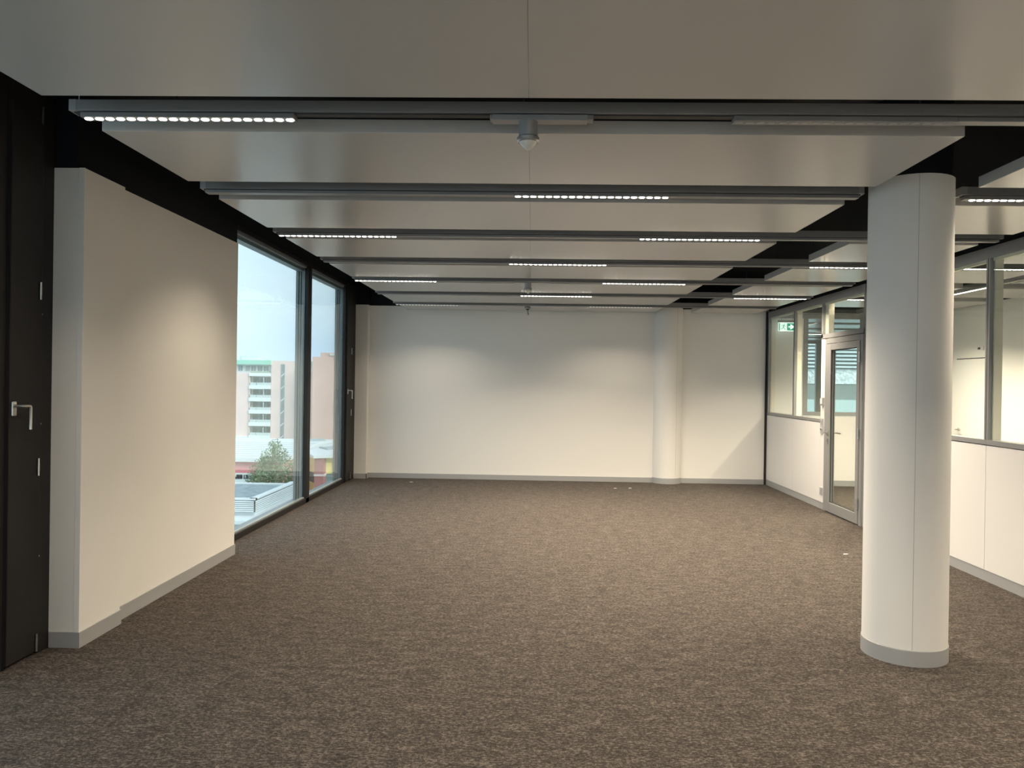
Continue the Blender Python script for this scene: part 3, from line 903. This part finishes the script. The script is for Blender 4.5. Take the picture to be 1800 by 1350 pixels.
# tree in front of the hall
M_LEAF = mat('leaf_green', (.15, .24, .13), .8, noise=(.6, .5))
M_BARK = mat('bark', (.10, .07, .05), .9)
tr = empty('street_tree', (-28.8, 85, GZ), label='bushy green tree standing before the red hall', cat='tree')
tube('trunk', [(-28.8, 85, GZ), (-28.7, 85, -11), (-28.75, 85, -8), (-28.6, 85, -6)], .18, M_BARK, tr)
blobs = [(-28.5, 85, -5.9, .8), (-28.0, 85, -6.8, 1.0), (-29.0, 84.6, -7.2, 1.1), (-27.4, 85, -7.9, 1.2), (-29.8, 85, -8.0, 1.0), (-28.7, 84.4, -8.6, 1.7), (-30.3, 85, -9.0, 1.2), (-27.0, 85.3, -9.3, 1.3), (-29.6, 84.6, -10.0, 1.8), (-27.7, 84.6, -10.4, 1.9), (-30.9, 85, -10.3, 1.1), (-26.3, 85, -10.2, 1.1), (-26.0, 85, -8.4, .7)]
bm = bmesh.new()
for (x, y, z, r) in blobs:
    for i in range(int(330 * r * r)):
        d = Vector((random.gauss(0, 1), random.gauss(0, 1), random.gauss(0, 1))).normalized() * r * random.random() ** .4
        c = Vector((x, y, z)) + d
        u = Vector((random.gauss(0, 1), random.gauss(0, 1), random.gauss(0, 1))).normalized()
        v = u.cross(Vector((random.gauss(0, 1), random.gauss(0, 1), random.gauss(0, 1)))).normalized()
        s = random.uniform(.07, .15)
        bm.faces.new([bm.verts.new(c + u * s), bm.verts.new(c + v * s * .6), bm.verts.new(c - u * s), bm.verts.new(c - v * s * .6)])
fo = link('foliage', bm, M_LEAF, tr)
fo['kind'] = 'stuff'
for i, (x, y, z, r, lab) in enumerate([(-30.5, 80, -12.6, 1.7, 'dark low shrub below the bushy tree, left one'), (-27.2, 80, -12.4, 1.5, 'dark low shrub below the bushy tree, right one'), (-26.6, 92, -12.9, 1.0, 'small shrub beside the red corner pillar')]):
    bm = bmesh.new()
    for k in range(900):
        d = Vector((random.gauss(0, 1), random.gauss(0, 1), random.gauss(0, 1))).normalized() * r * random.random() ** .4
        d.z *= .7
        c = Vector((x, y, z)) + d
        u = Vector((random.gauss(0, 1), random.gauss(0, 1), random.gauss(0, 1))).normalized()
        v = u.cross(Vector((random.gauss(0, 1), random.gauss(0, 1), random.gauss(0, 1)))).normalized()
        s = random.uniform(.08, .16)
        bm.faces.new([bm.verts.new(c + u * s), bm.verts.new(c + v * s * .6), bm.verts.new(c - u * s), bm.verts.new(c - v * s * .6)])
    e = empty('shrub', (x, y, GZ), label=lab, cat='shrub')
    link('foliage', bm, M_LEAF, e)['kind'] = 'stuff'
    tube('stem', [(x, y, GZ), (x, y, z)], .08, M_BARK, e)

# flat roofed wing of the neighbouring block
M_GRAVEL = mat('gravel_roof', (.26, .32, .34), .9, noise=(1.5, .22))
fw = empty('flat_roof_wing', (-24, 58, GZ), label='flat gravel roofed wing with white slatted parapet below the window', cat='building')
RZ = -7.0
box('wing_body', -60, -19.3, 53.3, 62.4, GZ, RZ - .15, M_BWHITE, fw)
box('gravel_bed', -60, -19.5, 53.5, 62.2, RZ - .15, RZ - .05, M_GRAVEL, fw)
box('coping', -60, -19.2, 62.0, 62.5, RZ - .3, RZ + .04, M_BWHITE, fw)
box('coping', -19.62, -19.15, 53.2, 62.5, RZ + .1, RZ + .2, M_BWHITE, fw)
box('coping', -60, -19.15, 53.1, 53.5, RZ + .1, RZ + .2, M_BWHITE, fw)
for i in range(6):
    z = RZ + .02 - i * .13
    box('parapet_slat', -60, -19.1, 53.0, 53.12, z - .075, z, M_BWHITE, fw)
    box('parapet_slat', -19.2, -19.08, 53.0, 62.5, z - .075, z, M_BWHITE, fw)
box('ledge', -60, -18.2, 51.2, 62.5, RZ - 1.25, RZ - 1.0, M_BWHITE, fw)
box('lower_wall', -60, -18.5, 51.6, 62.5, GZ, RZ - 1.25, M_BAND, fw)
for yy in (51.15, 54.5, 58, 61.5):
    box('buttress', -18.6, -18.1, yy, yy + .4, GZ, RZ - 1.0, M_BWHITE, fw)
box('downpipe', -18.95, -18.8, 51.35, 51.5, GZ, RZ - 1.25, M_SEAM, fw)
# white slatted canopy in the yard before it
cn = empty('slatted_canopy', (-22, 46, GZ), label='pale canopy of wavy white slats below the flat roofed wing', cat='canopy')
for i in range(8):
    y0 = 43.6 + i * .62
    pts = []
    for j in range(9):
        xx = -27 + j * 1.1
        pts.append((xx, y0 + .25 * math.sin(j * .8 + i * .25)))
    bm = bmesh.new()
    z = -8.9
    prev = None
    for (xx, yy) in pts:
        zz = z - .18 * math.cos((xx + 22) * .35) + (0 if i % 2 else .04)
        r = [bm.verts.new((xx, yy, zz)), bm.verts.new((xx, yy + .36, zz)), bm.verts.new((xx, yy + .36, zz + .08)), bm.verts.new((xx, yy, zz + .08))]
        if prev:
            for k in range(4):
                bm.faces.new((prev[k], prev[(k + 1) % 4], r[(k + 1) % 4], r[k]))
        else: bm.faces.new(r)
        prev = r
    bm.faces.new(prev)
    link('slat', bm, M_BWHITE, cn)
for xx in (-26, -19):
    box('post', xx - .1, xx + .1, 46, 46.2, GZ, -8.9, M_BWHITE, cn)
box('edge_beam', -18.5, -18.1, 42.5, 49.8, -9.1, -8.8, M_BWHITE, cn)
yd = box('yard_roof', -40, -12, 30, 49.5, GZ, -11.2, M_GRAVEL)
tag(yd, 'pale grey low roof in the yard under the canopy', 'roof')

# ------------------------------------------------------------------ outside: block seen through the far room
lv = empty('louvred_block', (13, 42, GZ), label='white louvred office block beyond the far room window', cat='building')
box('wall', 2, 34, 42, 50, GZ, 9, M_BWHITE, lv)
box('rough_panel', 2, 34, 41.85, 42, 1.75, 2.55, mat('roughcast', (.78, .84, .80), .9, noise=(7, .3), bump=(9, .8, .1)), lv)
box('dark_band', 2, 34, 41.9, 42, .9, 1.75, mat('band_grey', (.20, .25, .24), .6), lv)
box('pale_band', 2, 34, 41.9, 42, -1.5, .9, mat('band_teal', (.50, .62, .60), .5), lv)
for i in range(11):
    z = 2.62 + i * .2
    box('louvre', 2, 34, 41.7, 41.95, z, z + .10, M_BWHITE, lv)
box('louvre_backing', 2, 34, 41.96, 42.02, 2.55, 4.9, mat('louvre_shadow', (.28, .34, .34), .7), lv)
